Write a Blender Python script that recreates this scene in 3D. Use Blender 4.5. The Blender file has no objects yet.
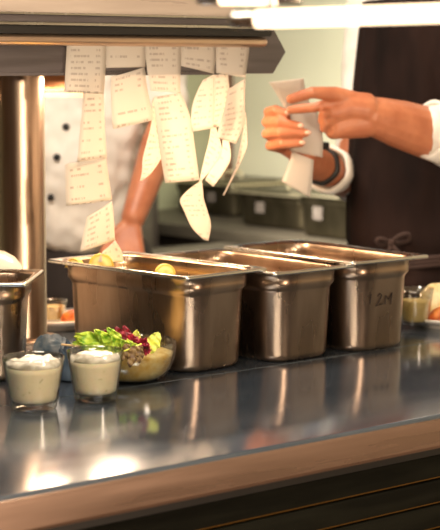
import bpy, bmesh, math, random, time
from mathutils import Vector, Matrix, noise
PI = math.pi
SC = bpy.context.scene
COL = SC.collection

# ------------------------------------------------------------------ camera
CAM = Vector((-1.5251, -1.9303, 0.4598)); F = 1702.35; YAW = 0.6883; PIT = 0.11747
cd = bpy.data.cameras.new('camera'); cam = bpy.data.objects.new('camera', cd); COL.objects.link(cam)
cam.location = CAM; cam.rotation_euler = (PI/2 - PIT, 0, -YAW)
cd.sensor_fit = 'VERTICAL'; cd.sensor_height = 24; cd.lens = 24*F/530
cd.clip_start = 0.05; cd.clip_end = 50
cd.dof.use_dof = True; cd.dof.focus_distance = 2.42; cd.dof.aperture_fstop = 4.6
SC.camera = cam
FW = Vector((math.sin(YAW)*math.cos(PIT), math.cos(YAW)*math.cos(PIT), -math.sin(PIT)))
RT = Vector((math.cos(YAW), -math.sin(YAW), 0)); UP = RT.cross(FW)
def ray(px, py): return FW + RT*((px-220)/F) - UP*((py-265)/F)
def at(px, py, D): return CAM + ray(px, py)*D
def atz(px, py, z=0.0):
    d = ray(px, py); return CAM + d*((z-CAM.z)/d.z)
def aty(px, py, y):
    d = ray(px, py); return CAM + d*((y-CAM.y)/d.y)

# ------------------------------------------------------------------ world, lights, exposure
w = bpy.data.worlds.new('world'); SC.world = w; w.use_nodes = True
w.node_tree.nodes['Background'].inputs[0].default_value = (1.0, 0.80, 0.62, 1)
w.node_tree.nodes['Background'].inputs[1].default_value = 0.10
SC.view_settings.view_transform = 'Standard'; SC.view_settings.look = 'None'
SC.view_settings.gamma = 1; SC.view_settings.use_curve_mapping = False
SC.view_settings.exposure = 0.0
def area(name, loc, target, sx, sy, power, col):
    l = bpy.data.lights.new(name, 'AREA'); l.shape = 'RECTANGLE'; l.size = sx; l.size_y = sy
    l.energy = power; l.color = col
    o = bpy.data.objects.new(name, l); COL.objects.link(o); o.location = loc
    o.rotation_euler = (Vector(target)-Vector(loc)).to_track_quat('-Z', 'Y').to_euler()
    return o
# ceiling light over the gap behind the pass
area('kitchen_ceiling_light', (-0.05, 0.45, 1.72), (0.70, 1.20, 0.15), 0.7, 0.4, 46, (1.0, 0.86, 0.70))
area('wall_fill_light', (1.42, 1.35, 0.685), (2.05, 1.45, 0.30), 0.12, 1.4, 30, (1.0, 0.94, 0.78))  # unseen area light added to brighten the sage wall
# ceiling light on the camera's side
area('front_ceiling_light', (-1.3, -0.5, 1.72), (-0.2, 0, 0), 1.0, 0.4, 26, (1.0, 0.84, 0.66))
# tall unseen area light added for the vertical stripes on the pans
area('pan_stripe_light', (0.05, -3.2, -0.12), (0.1, 0.1, -0.05), 0.46, 1.5, 56, (1.0, 0.76, 0.54))
# the glowing quartz lamps over the front of the pass
area('quartz_lamp_light', (-0.42, -0.74, 0.49), (0.10, 0.05, 0.2), 0.5, 0.03, 9, (1.0, 0.80, 0.56))
# warm heat lamps hung in the gantry over the pass
area('gantry_heat_lamp_left', (0.15, 0.43, 0.435), (0.13, 0.36, 0), 0.16, 0.06, 3.0, (1.0, 0.68, 0.42))
area('gantry_heat_lamp_right', (0.27, 0.42, 0.445), (0.27, 0.36, 0), 0.16, 0.05, 2.2, (1.0, 0.68, 0.42))

# ------------------------------------------------------------------ helpers
def link(o): COL.objects.link(o); return o
def tag(o, label=None, cat=None, group=None, kind=None):
    if label: o['label'] = label
    if cat: o['category'] = cat
    if group: o['group'] = group
    if kind: o['kind'] = kind
    return o
def empty(name, loc, rz=0.0, label=None, cat=None, group=None):
    o = bpy.data.objects.new(name, None); link(o); o.location = loc; o.rotation_euler = (0, 0, rz)
    o.empty_display_size = 0.05
    return tag(o, label, cat, group)
def obj(name, bm, mat=None, parent=None, smooth=True, world=False):
    """link bm as one mesh object. world=True: bm is in world coordinates although it has a parent"""
    bmesh.ops.recalc_face_normals(bm, faces=bm.faces)
    me = bpy.data.meshes.new(name); bm.to_mesh(me); bm.free()
    for p in me.polygons: p.use_smooth = smooth
    o = bpy.data.objects.new(name, me); link(o)
    if mat: me.materials.append(mat)
    if parent:
        o.parent = parent
        if world:
            root = parent; M = Matrix()
            while root: M = local(root) @ M; root = root.parent
            me.transform(M.inverted())
    return o
def local(o): return Matrix.Translation(o.location) @ o.rotation_euler.to_matrix().to_4x4()
def settle(o):
    """move the origin of a world-built top-level mesh to the base of its bounding box"""
    vs = [v.co for v in o.data.vertices]
    c = Vector(((min(v.x for v in vs)+max(v.x for v in vs))/2, (min(v.y for v in vs)+max(v.y for v in vs))/2, min(v.z for v in vs)))
    o.data.transform(Matrix.Translation(-c)); o.location = c; return o
def sharp(o, ang=35):
    me = o.data
    bm = bmesh.new(); bm.from_mesh(me)
    for e in bm.edges:
        if len(e.link_faces) == 2 and e.calc_face_angle(0) > math.radians(ang): e.smooth = False
    bm.to_mesh(me); bm.free(); return o
def bevel(o, wd=0.003, seg=2):
    bm = bmesh.new(); bm.from_mesh(o.data)
    es = [e for e in bm.edges if len(e.link_faces) == 2 and e.calc_face_angle(0) > 0.6]
    bmesh.ops.bevel(bm, geom=es, offset=wd, segments=seg, affect='EDGES', profile=0.6, clamp_overlap=True)
    bm.to_mesh(o.data); bm.free()
    for p in o.data.polygons: p.use_smooth = True
    sharp(o, 40); return o
def box(bm, lo, hi):
    vs = [bm.verts.new((x, y, z)) for x in (lo[0], hi[0]) for y in (lo[1], hi[1]) for z in (lo[2], hi[2])]
    for f in ((0,1,3,2),(4,6,7,5),(0,4,5,1),(2,3,7,6),(0,2,6,4),(1,5,7,3)): bm.faces.new([vs[i] for i in f])
    return bm
def boxo(name, lo, hi, mat, parent=None, bv=0.0, seg=2):
    bm = bmesh.new(); box(bm, lo, hi); o = obj(name, bm, mat, parent, smooth=False)
    if bv: bevel(o, bv, seg)
    return o
def loops(bm, rings, close_first=True, close_last=True):
    R = [[bm.verts.new(p) for p in r] for r in rings]
    n = len(R[0])
    for a, b in zip(R, R[1:]):
        for i in range(n): bm.faces.new((a[i], a[(i+1) % n], b[(i+1) % n], b[i]))
    if close_first: bm.faces.new(R[0][::-1])
    if close_last: bm.faces.new(R[-1])
    return R
def lathe(bm, prof, n=40, c=(0, 0, 0), wob=None):
    """prof: (r,z) list; r==0 ends close with a pole"""
    R = []
    for k, (r, z) in enumerate(prof):
        if r < 1e-6: R.append([bm.verts.new((c[0], c[1], c[2]+z))]); continue
        ring = []
        for i in range(n):
            a = 2*PI*i/n; rr = r; zz = z
            if wob: rr, zz = wob(k, a, r, z)
            ring.append(bm.verts.new((c[0]+rr*math.cos(a), c[1]+rr*math.sin(a), c[2]+zz)))
        R.append(ring)
    for a, b in zip(R, R[1:]):
        if len(a) == 1 and len(b) == 1: continue
        for i in range(n):
            j = (i+1) % n
            if len(a) == 1: bm.faces.new((a[0], b[i], b[j]))
            elif len(b) == 1: bm.faces.new((a[i], b[0], a[j]))
            else: bm.faces.new((a[i], a[j], b[j], b[i]))
    return bm
def ortho(d):
    d = d.normalized(); a = Vector((0, 0, 1)) if abs(d.z) < .9 else Vector((1, 0, 0))
    u = d.cross(a).normalized(); return u, d.cross(u).normalized()
def tube(bm, pts, rad, n=12, flat=1.0):
    """tapered tube with round ends through points"""
    pts = [Vector(p) for p in pts]; rad = rad if hasattr(rad, '__len__') else [rad]*len(pts)
    d0 = (pts[1]-pts[0]).normalized(); d1 = (pts[-1]-pts[-2]).normalized()
    P = []; Rr = []; T = []
    for k in (0.15, 0.5, 0.8):
        a = PI/2*k; P.append(pts[0]-d0*rad[0]*math.cos(a)); Rr.append(rad[0]*math.sin(a)); T.append(d0)
    for i, p in enumerate(pts):
        P.append(p); Rr.append(rad[i])
        T.append(((pts[min(i+1, len(pts)-1)]-pts[max(i-1, 0)])).normalized())
    for k in (0.8, 0.5, 0.15):
        a = PI/2*k; P.append(pts[-1]+d1*rad[-1]*math.cos(a)); Rr.append(rad[-1]*math.sin(a)); T.append(d1)
    u, v = ortho(T[0]); rings = []
    for p, r, t in zip(P, Rr, T):
        u = (u - t*u.dot(t)).normalized(); v = t.cross(u)
        rings.append([p + (u*math.cos(2*PI*i/n) + v*math.sin(2*PI*i/n)*flat)*r for i in range(n)])
    loops(bm, rings)
def catmull(P, k=6):
    P = [Vector(p) for p in P]; Q = [P[0]*2-P[1]] + P + [P[-1]*2-P[-2]]; out = []
    for i in range(1, len(Q)-2):
        for j in range(k):
            t = j/k; a, b, c, d = Q[i-1:i+3]
            out.append(0.5*((2*b)+(c-a)*t+(2*a-5*b+4*c-d)*t*t+(3*b-a-3*c+d)*t**3))
    out.append(P[-1]); return out
def ellipsoid(bm, c, r, rot=None, n=20, m=12):
    rings = []
    M = rot.to_matrix() if rot else Matrix.Identity(3)
    for k in range(1, m):
        a = PI*k/m
        rings.append([Vector(c)+M @ Vector((r[0]*math.sin(a)*math.cos(2*PI*i/n), r[1]*math.sin(a)*math.sin(2*PI*i/n), r[2]*math.cos(a))) for i in range(n)])
    loops(bm, rings)
def evaluate(o):
    """bake modifiers into the mesh"""
    dg = bpy.context.evaluated_depsgraph_get(); dg.update()
    me = bpy.data.meshes.new_from_object(o.evaluated_get(dg)); old = o.data
    o.modifiers.clear(); me.name = old.name; o.data = me; bpy.data.meshes.remove(old)
    for p in me.polygons: p.use_smooth = True
    return o
def displace(o, f):
    """move every vertex along its own normal"""
    ns = [(v, v.co.copy(), v.normal.copy()) for v in o.data.vertices]
    for v, c, n in ns: v.co = c + n*f(c)
    o.data.update()
def fuse(o, voxel, smooth=6):
    m = o.modifiers.new('r', 'REMESH'); m.mode = 'VOXEL'; m.voxel_size = voxel
    s = o.modifiers.new('s', 'SMOOTH'); s.factor = 0.5; s.iterations = smooth
    mats = list(o.data.materials)
    evaluate(o)
    if not o.data.materials:
        for mm in mats: o.data.materials.append(mm)
    return o

# ------------------------------------------------------------------ materials
def mat(name, col=(.5,.5,.5), rough=0.5, metal=0.0, **kw):
    m = bpy.data.materials.new(name); m.use_nodes = True
    b = m.node_tree.nodes['Principled BSDF']
    b.inputs['Base Color'].default_value = (*col, 1); b.inputs['Roughness'].default_value = rough
    b.inputs['Metallic'].default_value = metal
    for k, v in kw.items():
        b.inputs[k].default_value = v
    return m
def N(m, t, **kw):
    n = m.node_tree.nodes.new(t)
    for k, v in kw.items(): setattr(n, k, v)
    return n
def L(m, a, b): m.node_tree.links.new(a, b)
def noisy(m, scale=(20,20,20), c1=None, c2=None, r=None, bump=0.0, detail=4, coord='Object', lo=.35, hi=.65):
    """noise on colour / roughness / bump of a principled material"""
    b = m.node_tree.nodes['Principled BSDF']
    tc = N(m, 'ShaderNodeTexCoord'); mp = N(m, 'ShaderNodeMapping'); mp.inputs['Scale'].default_value = scale
    L(m, tc.outputs[coord], mp.inputs[0])
    nz = N(m, 'ShaderNodeTexNoise'); nz.inputs['Scale'].default_value = 1; nz.inputs['Detail'].default_value = detail
    L(m, mp.outputs[0], nz.inputs['Vector'])
    if c1:
        rp = N(m, 'ShaderNodeValToRGB'); rp.color_ramp.elements[0].position = lo; rp.color_ramp.elements[1].position = hi
        rp.color_ramp.elements[0].color = (*c1, 1); rp.color_ramp.elements[1].color = (*c2, 1)
        L(m, nz.outputs['Fac'], rp.inputs[0]); L(m, rp.outputs[0], b.inputs['Base Color'])
    if r:
        mr = N(m, 'ShaderNodeMapRange'); mr.inputs['From Min'].default_value = lo; mr.inputs['From Max'].default_value = hi
        mr.inputs['To Min'].default_value = r[0]; mr.inputs['To Max'].default_value = r[1]
        L(m, nz.outputs['Fac'], mr.inputs['Value']); L(m, mr.outputs[0], b.inputs['Roughness'])
    if bump:
        bp = N(m, 'ShaderNodeBump'); bp.inputs['Strength'].default_value = bump; bp.inputs['Distance'].default_value = 0.002
        L(m, nz.outputs['Fac'], bp.inputs['Height']); L(m, bp.outputs[0], b.inputs['Normal'])
    return m
STEEL = noisy(mat('pan_steel', (.48,.36,.27), .3, 1.0), (25,25,6), c1=(.32,.22,.155), c2=(.46,.335,.245), r=(.25,.32), bump=.05)
RIM = noisy(mat('rim_steel', (.72,.70,.66), .2, 1.0), (30,30,30), r=(.20,.28))
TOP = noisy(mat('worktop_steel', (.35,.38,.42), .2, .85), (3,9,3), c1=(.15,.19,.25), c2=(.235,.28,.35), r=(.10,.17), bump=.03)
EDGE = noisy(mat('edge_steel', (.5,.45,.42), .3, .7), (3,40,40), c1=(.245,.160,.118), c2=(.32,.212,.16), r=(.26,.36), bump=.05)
POST = noisy(mat('post_steel', (.62,.55,.48), .25, 1.0), (60,60,1.5), c1=(.29,.21,.155), c2=(.44,.34,.27), r=(.28,.38))
SLATE = noisy(mat('rail_aluminium', (.23,.22,.23), .35, .4), (4,60,60), c1=(.095,.082,.085), c2=(.14,.12,.125), r=(.28,.42))
DARK = mat('dark_metal', (.035,.033,.032), .4, .6)
HOOD = noisy(mat('hood_steel', (.5,.47,.40), .4, .2), (4,40,40), c1=(.46,.38,.33), c2=(.58,.49,.43), r=(.25,.38))
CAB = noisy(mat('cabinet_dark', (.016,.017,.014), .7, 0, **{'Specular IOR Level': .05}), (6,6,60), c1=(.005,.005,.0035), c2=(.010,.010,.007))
SLATE_EDGE = mat('lit_cabinet_edge', (.22,.11,.02), .3, .7)  # amber in the colour stands for light along the slat edges
KSTEEL = noisy(mat('kitchen_steel', (.33,.33,.30), .5, .4), (3,3,12), c1=(.075,.062,.045), c2=(.12,.10,.075))
KDARK = mat('kitchen_dark', (.035,.026,.02), .5, .2)
BRONZE = mat('rail_bronze', (.72,.52,.38), .3, .9)
COPPER = mat('copper_brown_metal', (.38,.18,.09), .3, .8)
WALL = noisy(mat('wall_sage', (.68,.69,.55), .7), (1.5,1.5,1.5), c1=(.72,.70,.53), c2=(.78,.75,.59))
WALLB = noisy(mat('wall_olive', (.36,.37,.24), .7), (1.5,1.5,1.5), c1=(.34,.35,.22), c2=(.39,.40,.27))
WALLF = noisy(mat('wall_tan', (.27,.17,.11), .8), (1.5,1.5,1.5), c1=(.24,.15,.10), c2=(.30,.20,.13))
FLOOR = noisy(mat('floor_tile', (.18,.11,.08), .5), (4,4,4), c1=(.15,.09,.06), c2=(.21,.13,.09))
CEIL = mat('ceiling_white', (.7,.68,.62), .8)
TRIM = mat('trim_brown', (.16,.08,.05), .5)
SKIN = noisy(mat('skin', (.60,.30,.18), .42, 0, **{'Subsurface Weight': .12, 'Subsurface Scale': .01}), (30,30,30), c1=(.45,.15,.072), c2=(.56,.21,.105), bump=.08)
SKIN.node_tree.nodes['Principled BSDF'].inputs['Subsurface Radius'].default_value = (1, .35, .2)
WHITE = noisy(mat('white_jacket', (.80,.76,.70), .8), (12,12,12), c1=(.76,.71,.64), c2=(.84,.80,.74), bump=.15)
APRON = noisy(mat('apron_brown', (.03,.016,.013), .9, 0, **{'Specular IOR Level': .15}), (9,9,4), c1=(.007,.0034,.0028), c2=(.020,.010,.008), bump=.3)
TIE = mat('apron_tie_brown', (.038,.019,.015), .9)
TROUS = mat('trousers_dark', (.03,.022,.02), .8)
SHOE = mat('shoe_black', (.015,.015,.015), .5)
HAIR = noisy(mat('hair_brown', (.05,.03,.02), .6), (80,80,10), c1=(.04,.02,.015), c2=(.07,.04,.03))
EYE = mat('eye_white', (.8,.8,.78), .3)
BUTTON = mat('button_black', (.01,.01,.01), .3)
NAIL = mat('fingernail', (.78,.50,.38), .3)
def clear_glass():
    m = bpy.data.materials.new('clear_glass'); m.use_nodes = True; nt = m.node_tree; nt.nodes.remove(nt.nodes['Principled BSDF'])
    tr = N(m, 'ShaderNodeBsdfTransparent'); tr.inputs[0].default_value = (.86, .86, .84, 1)
    gl = N(m, 'ShaderNodeBsdfGlossy'); gl.inputs['Roughness'].default_value = .04
    lw = N(m, 'ShaderNodeLayerWeight'); lw.inputs['Blend'].default_value = .5
    pw = N(m, 'ShaderNodeMath', operation='POWER'); L(m, lw.outputs['Facing'], pw.inputs[0]); pw.inputs[1].default_value = 3.0
    fr = N(m, 'ShaderNodeMath', operation='MULTIPLY_ADD'); L(m, pw.outputs[0], fr.inputs[0]); fr.inputs[1].default_value = .9; fr.inputs[2].default_value = .10
    mx = N(m, 'ShaderNodeMixShader'); L(m, fr.outputs[0], mx.inputs[0]); L(m, tr.outputs[0], mx.inputs[1]); L(m, gl.outputs[0], mx.inputs[2])
    L(m, mx.outputs[0], nt.nodes['Material Output'].inputs[0]); return m
GLASS = clear_glass()
CREAM = noisy(mat('cream_dip', (.80,.72,.50), .45, 0, **{'Subsurface Weight': .2, 'Subsurface Scale': .01}), (160,160,160), c1=(.55,.50,.30), c2=(.93,.82,.62), lo=.27, hi=.36, bump=.1, detail=2)
FOAM = noisy(mat('dip_top', (.85,.82,.72), .25), (70,70,70), c1=(.58,.54,.45), c2=(.86,.83,.76), bump=.5)
SAUCE = mat('yellow_sauce', (.78,.60,.25), .4)
FISH = noisy(mat('orange_food', (.75,.20,.04), .4), (60,60,60), c1=(.5,.09,.02), c2=(.85,.32,.06), bump=.6)
BREAD = noisy(mat('pale_bread', (.80,.68,.42), .8), (50,50,50), c1=(.62,.48,.22), c2=(.84,.74,.50), bump=.5)
PLATE = mat('white_ceramic', (.80,.74,.66), .22)
POTATO = noisy(mat('potato_salad', (.72,.55,.22), .4), (60,60,60), c1=(.70,.44,.08), c2=(.88,.74,.36), bump=.4)
LEMON = mat('lemon_flesh', (.90,.72,.26), .35)
PEEL = mat('lemon_peel', (.90,.66,.12), .45)
LEAF = noisy(mat('leaf_green', (.25,.42,.03), .45), (90,90,90), c1=(.12,.32,.015), c2=(.60,.72,.07), bump=.3)
LEAFY = noisy(mat('leaf_yellow_green', (.55,.62,.08), .45), (90,90,90), c1=(.55,.64,.05), c2=(.80,.80,.25), bump=.3)
LEAFR = noisy(mat('leaf_red', (.22,.015,.03), .4), (90,90,90), c1=(.10,.010,.02), c2=(.50,.02,.06), bump=.3)
LEAFB = noisy(mat('leaf_brown', (.15,.08,.03), .5), (90,90,90), c1=(.08,.04,.02), c2=(.24,.16,.05), bump=.3)
CLOTH = noisy(mat('blue_cloth', (.12,.17,.22), .9), (35,35,35), c1=(.018,.035,.06), c2=(.06,.09,.13), bump=.5)
CLOTHW = noisy(mat('grey_white_cloth', (.45,.47,.48), .9), (35,35,35), c1=(.06,.10,.15), c2=(.27,.30,.33), bump=.5)
STICK = mat('wooden_stick', (.60,.42,.22), .6)
STICKER = noisy(mat('label_paper', (.4,.34,.3), .7), (60,60,60), c1=(.10,.078,.068), c2=(.15,.125,.11))
MARK = mat('marker_ink', (.02,.012,.01), .9)
def glow(name, col, s):
    m = bpy.data.materials.new(name); m.use_nodes = True; nt = m.node_tree
    nt.nodes.remove(nt.nodes['Principled BSDF']); e = nt.nodes.new('ShaderNodeEmission')
    e.inputs[0].default_value = (*col, 1); e.inputs[1].default_value = s
    nt.links.new(e.outputs[0], nt.nodes['Material Output'].inputs[0]); return m
TUBE = glow('hot_quartz_tube', (1.0, .72, .46), 5)
BULB = glow('bulb_glow', (1.0, .75, .45), 12)
PANEL = glow('light_panel', (1.0, .93, .82), 4)

def paper(name, ink=True):
    m = bpy.data.materials.new(name); m.use_nodes = True; nt = m.node_tree
    b = nt.nodes['Principled BSDF']; b.inputs['Roughness'].default_value = .7
    tr = N(m, 'ShaderNodeBsdfTranslucent'); mx = N(m, 'ShaderNodeMixShader'); mx.inputs[0].default_value = .62
    L(m, b.outputs[0], mx.inputs[1]); L(m, tr.outputs[0], mx.inputs[2]); L(m, mx.outputs[0], nt.nodes['Material Output'].inputs[0])
    uv = N(m, 'ShaderNodeUVMap'); sp = N(m, 'ShaderNodeSeparateXYZ'); L(m, uv.outputs[0], sp.inputs[0])
    def math_(op, a, bb=None):
        n = N(m, 'ShaderNodeMath', operation=op)
        if hasattr(a, 'links'): L(m, a, n.inputs[0])
        else: n.inputs[0].default_value = a
        if bb is not None:
            if hasattr(bb, 'links'): L(m, bb, n.inputs[1])
            else: n.inputs[1].default_value = bb
        return n.outputs[0]
    v = math_('MULTIPLY', sp.outputs['Y'], 110.0)          # one line of print every 9 mm
    fr = math_('FRACT', v); row = math_('FLOOR', v)
    inrow = math_('LESS_THAN', math_('ABSOLUTE', math_('SUBTRACT', fr, .5)), .19)
    wn = N(m, 'ShaderNodeTexWhiteNoise', noise_dimensions='2D')
    cb = N(m, 'ShaderNodeCombineXYZ'); L(m, row, cb.inputs[1]); cb.inputs[0].default_value = 3
    L(m, cb.outputs[0], wn.inputs['Vector'])
    nz = N(m, 'ShaderNodeTexNoise'); nz.inputs['Scale'].default_value = 1; nz.inputs['Detail'].default_value = 1
    cb2 = N(m, 'ShaderNodeCombineXYZ'); L(m, math_('MULTIPLY', sp.outputs['X'], 22.0), cb2.inputs[0]); L(m, math_('MULTIPLY', row, 7.3), cb2.inputs[1])
    L(m, cb2.outputs[0], nz.inputs['Vector'])
    words = math_('GREATER_THAN', nz.outputs['Fac'], .46)
    # words fill the left of each row up to a random length, with a price column at the right
    left = math_('MULTIPLY', math_('GREATER_THAN', sp.outputs['X'], .10), math_('LESS_THAN', sp.outputs['X'], math_('ADD', math_('MULTIPLY', wn.outputs['Value'], .45), .2)))
    right = math_('MULTIPLY', math_('GREATER_THAN', sp.outputs['X'], .72), math_('LESS_THAN', sp.outputs['X'], .84))
    some = math_('GREATER_THAN', wn.outputs['Value'], .22)
    mask = math_('MULTIPLY', math_('MULTIPLY', math_('MULTIPLY', inrow, words), math_('MAXIMUM', left, right)), some)
    mc = N(m, 'ShaderNodeMix', data_type='RGBA')
    L(m, math_('MULTIPLY', mask, .38 if ink else 0.0), mc.inputs['Factor'])
    mc.inputs[6].default_value = (.88, .83, .77, 1); mc.inputs[7].default_value = (.30, .22, .20, 1)
    L(m, mc.outputs[2], b.inputs['Base Color']); L(m, mc.outputs[2], tr.inputs['Color'])
    return m
PAPER = paper('thermal_paper')
PAPERB = paper('thermal_paper_back', False)

# ------------------------------------------------------------------ room
FZ = -0.90; CZ = 1.80; XR = 2.08; YB = 2.42; XL = -3.0; YF = -3.4
def struct(name, lo, hi, m): return tag(boxo(name, lo, hi, m), kind='structure')
struct('floor', (XL-.1, YF-.1, FZ-.1), (XR+.1, YB+.1, FZ), FLOOR)
struct('ceiling', (XL-.1, YF-.1, CZ), (XR+.1, YB+.1, CZ+.1), CEIL)
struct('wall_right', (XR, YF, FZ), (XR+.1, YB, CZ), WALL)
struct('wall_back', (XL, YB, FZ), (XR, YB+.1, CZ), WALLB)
struct('wall_left', (XL-.1, YF, FZ), (XL, YB, CZ), WALLF)
struct('wall_front', (XL, YF-.1, FZ), (XR, YF, CZ), WALLF)
struct('trim_1', (XR-.035, YB-.035, FZ), (XR, YB, CZ), TRIM)
struct('baseboard_right', (XR-.015, YF, FZ), (XR, YB-.035, FZ+.1), TRIM)

# ------------------------------------------------------------------ pass counter
CX0, CX1, CY0, CY1 = -2.2, 0.775, -0.413, 0.72
pc = empty('pass_counter', (0, 0, FZ), 0, 'long stainless steel kitchen pass counter with polished worktop and dark slatted front', 'counter')
def worktop():
    bm = bmesh.new()
    # cross-section in y,z swept along x, bullnosed front edge; a thin weld seam runs the length behind the glasses
    prof = [(CY1, -.045), (CY1, 0), (.0095, 0), (.0085, -.0012), (.0065, -.0012), (.0055, 0)]
    r = .010
    for k in range(6):
        a = PI/2*k/5; prof.append((CY0+r-r*math.sin(a), -r+r*math.cos(a)))
    prof += [(CY0, -.040), (CY0+.002, -.044), (CY0+.03, -.045)]
    loops(bm, [[(x, y, z) for y, z in prof] for x in (CX0, CX1)])
    o = obj('worktop', bm, TOP, pc, smooth=False, world=True); sharp(o, 25)
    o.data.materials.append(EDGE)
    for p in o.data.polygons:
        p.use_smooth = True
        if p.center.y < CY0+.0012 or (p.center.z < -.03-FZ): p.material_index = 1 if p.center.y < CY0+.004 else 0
    return o
worktop()
def pbox(name, lo, hi, m, par, bv=0):
    lo = Vector(lo)-par.location; hi = Vector(hi)-par.location
    return boxo(name, lo, hi, m, par, bv)
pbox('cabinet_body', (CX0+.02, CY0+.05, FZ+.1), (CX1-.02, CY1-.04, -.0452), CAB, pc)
pbox('plinth', (CX0+.05, CY0+.10, FZ), (CX1-.05, CY1-.08, FZ+.1), DARK, pc)
pbox('front_rail', (CX0+.01, CY0+.018, -.058), (CX1-.01, CY0+.05, -.0452), DARK, pc)
z = -.060
k = 0
while z > FZ+.14:
    h = .0345
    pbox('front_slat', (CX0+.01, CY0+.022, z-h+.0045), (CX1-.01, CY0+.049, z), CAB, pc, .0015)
    pbox('lit_slat_edge', (CX0+.01, CY0+.024, z-h+.0028), (CX1-.01, CY0+.04, z-h+.0044), SLATE_EDGE, pc)
    z -= h; k += 1

# ------------------------------------------------------------------ gastronorm pans
def rrect(x0, y0, x1, y1, r, z, n=8):
    pts = []
    for cx, cy, a0 in ((x1-r, y1-r, 0), (x0+r, y1-r, PI/2), (x0+r, y0+r, PI), (x1-r, y0+r, 1.5*PI)):
        for k in range(n+1):
            a = a0+PI/2*k/n; pts.append(Vector((cx+r*math.cos(a), cy+r*math.sin(a), z)))
    return pts
def pan(name, loc, yaw, W, Ln, H, label, group=None, rimw=.012, steel=None, rimm=None, rc=.006):
    t = empty(name, (loc[0], loc[1], loc[2] if len(loc) == 3 else 0.0), yaw, label, 'food pan', group)
    bm = bmesh.new(); T = .0012
    def rr(i, r, z): return rrect(i, i, W-i, Ln-i, r, z)
    rings = []
    # outside, from the middle of the base up
    ib = rimw+.010; st = rimw+.0035
    rings.append(rr(ib+.03, .012, .0015)); rings.append(rr(ib+.014, .026, .0))
    for k in range(1, 6):
        a = PI/2*k/5; rings.append(rr(ib+.012-.012*math.sin(a), .036, .012-.012*math.cos(a)))
    rings.append(rr(st+.0015, .040, H-.036)); rings.append(rr(st, .040, H-.032)); rings.append(rr(st-.0032, .041, H-.0275))
    rings.append(rr(st-.0034, .041, H-.020)); rings.append(rr(rimw, .040, H-.006)); rings.append(rr(rimw-.003, .032, H-.002-T))
    # inner skin
    inner = [rr(rimw-.003, .032, H-.0012), rr(rimw+T+.0008, .040-T, H-.006), rr(st-.0034+T, .041-T, H-.020), rr(st-.0032+T, .041-T, H-.0275),
             rr(st+T, .040-T, H-.032), rr(st+.0015+T, .040-T, H-.036)]
    for k in range(5, 0, -1):
        a = PI/2*k/5; inner.append(rr(ib+.012-(.012-T)*math.sin(a), .036-T, .012-(.012-T)*math.cos(a)))
    inner.append(rr(ib+.016, .026, T+.0002)); inner.append(rr(ib+.03, .012, .0015+T))
    loops(bm, rings + inner)
    obj('pan_body', bm, steel or STEEL, t)
    # rolled rim: a flat flange with a turned-down lip
    bm = bmesh.new()
    prof = [(rimw-.0028, .032, -.0034), (.0048, rc, -.0030), (.0040, rc, -.0050), (.0020, rc, -.0062), (.0004, rc, -.0050), (0, rc, -.0030), (.0006, rc, -.0012), (.002, rc, -.0002), (.0038, rc, .0), (.0062, .012, -.0006), (rimw-.003, .030, -.0012), (rimw-.0018, .033, -.0024)]
    R = [[bm.verts.new(p) for p in rr(i, r, H+dz)] for i, r, dz in prof]
    n = len(R[0])
    for a, b in zip(R, R[1:]+R[:1]):
        for i in range(n): bm.faces.new((a[i], a[(i+1) % n], b[(i+1) % n], b[i]))
    obj('rim', bm, rimm or RIM, t)
    return t
pan('gastronorm_pan', (0, 0), .09, .172, .325, .152, 'deep stainless steel food pan behind the salad bowl, lemon pieces inside')
pan('gastronorm_pan', (.1590, -.0128), .0252, .174, .325, .147, 'deep empty stainless steel food pan, middle one of the row of three')
p3 = pan('gastronorm_pan', (.317, -.0193), -.0071, .171, .325, .152, 'deep stainless steel food pan with handwritten marks, nearest the chef in the brown apron')
pan('gastronorm_pan', (-.209, .104), .83, .166, .178, .15, 'smaller steel food pan cut off at the left edge, beside the steel post')
# faint handwritten marks on the third pan's front face: 1 2 M
def strokes(name, lines, mt, par, r=.0009, world=True):
    bm = bmesh.new()
    for ln in lines: tube(bm, ln, r, 6)
    return obj(name, bm, mt, par, world=world)
def onface(px, py):
    # front face of pan 3: local y = inset
    M = local(p3); q = M @ Vector((0, .0172, 0)); nrm = (M.to_3x3() @ Vector((0, 1, 0)))
    d = ray(px, py); t = (q-CAM).dot(nrm)/d.dot(nrm); return CAM+d*t
def fw(pts): return [onface(*p) for p in pts]
tag(strokes('handwritten_marks', [fw([(371, 294), (370, 304)]), fw([(378, 296), (380, 293.5), (382, 295), (380, 300), (376, 306), (383, 303.5)]),
    fw([(385, 304), (386, 295.5), (388.5, 299.5), (392, 293), (391, 304)])], MARK, p3), 'faint dark handwriting on pan front')

# ------------------------------------------------------------------ lemon pieces in the first pan
def lemon(name, loc, r, rot, label):
    t = empty(name, loc, rot[2], label, 'lemon wedge', 'lemon pieces in the pan')
    bm = bmesh.new(); bm2 = bmesh.new(); n = 20
    # half disc wedge: peel shell and flesh, the arch upwards
    def arc(rr, th, k0=0, k1=n): return [(rr*math.cos(PI*k/n), th, rr*math.sin(PI*k/n)) for k in range(n+1)]
    for (b, ro, ri, th) in ((bm, r, r*.86, r*.34), (bm2, r*.86, r*.05, r*.31)):
        A, B, C, D = [[b.verts.new(p) for p in arc(q, s)] for q, s in ((ro*.97, -th), (ro, 0), (ro*.97, th), (ri, th))]
        E2 = [b.verts.new(p) for p in arc(ri, -th)]
        seq = [A, B, C, D, E2]
        for a, c in zip(seq, seq[1:]+seq[:1]):
            for i in range(n): b.faces.new((a[i], a[i+1], c[i+1], c[i]))
        b.faces.new([s[0] for s in seq]); b.faces.new([s[-1] for s in seq][::-1])
    obj('peel', bm, PEEL, t); obj('flesh', bm2, LEMON, t)
    return t
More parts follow.
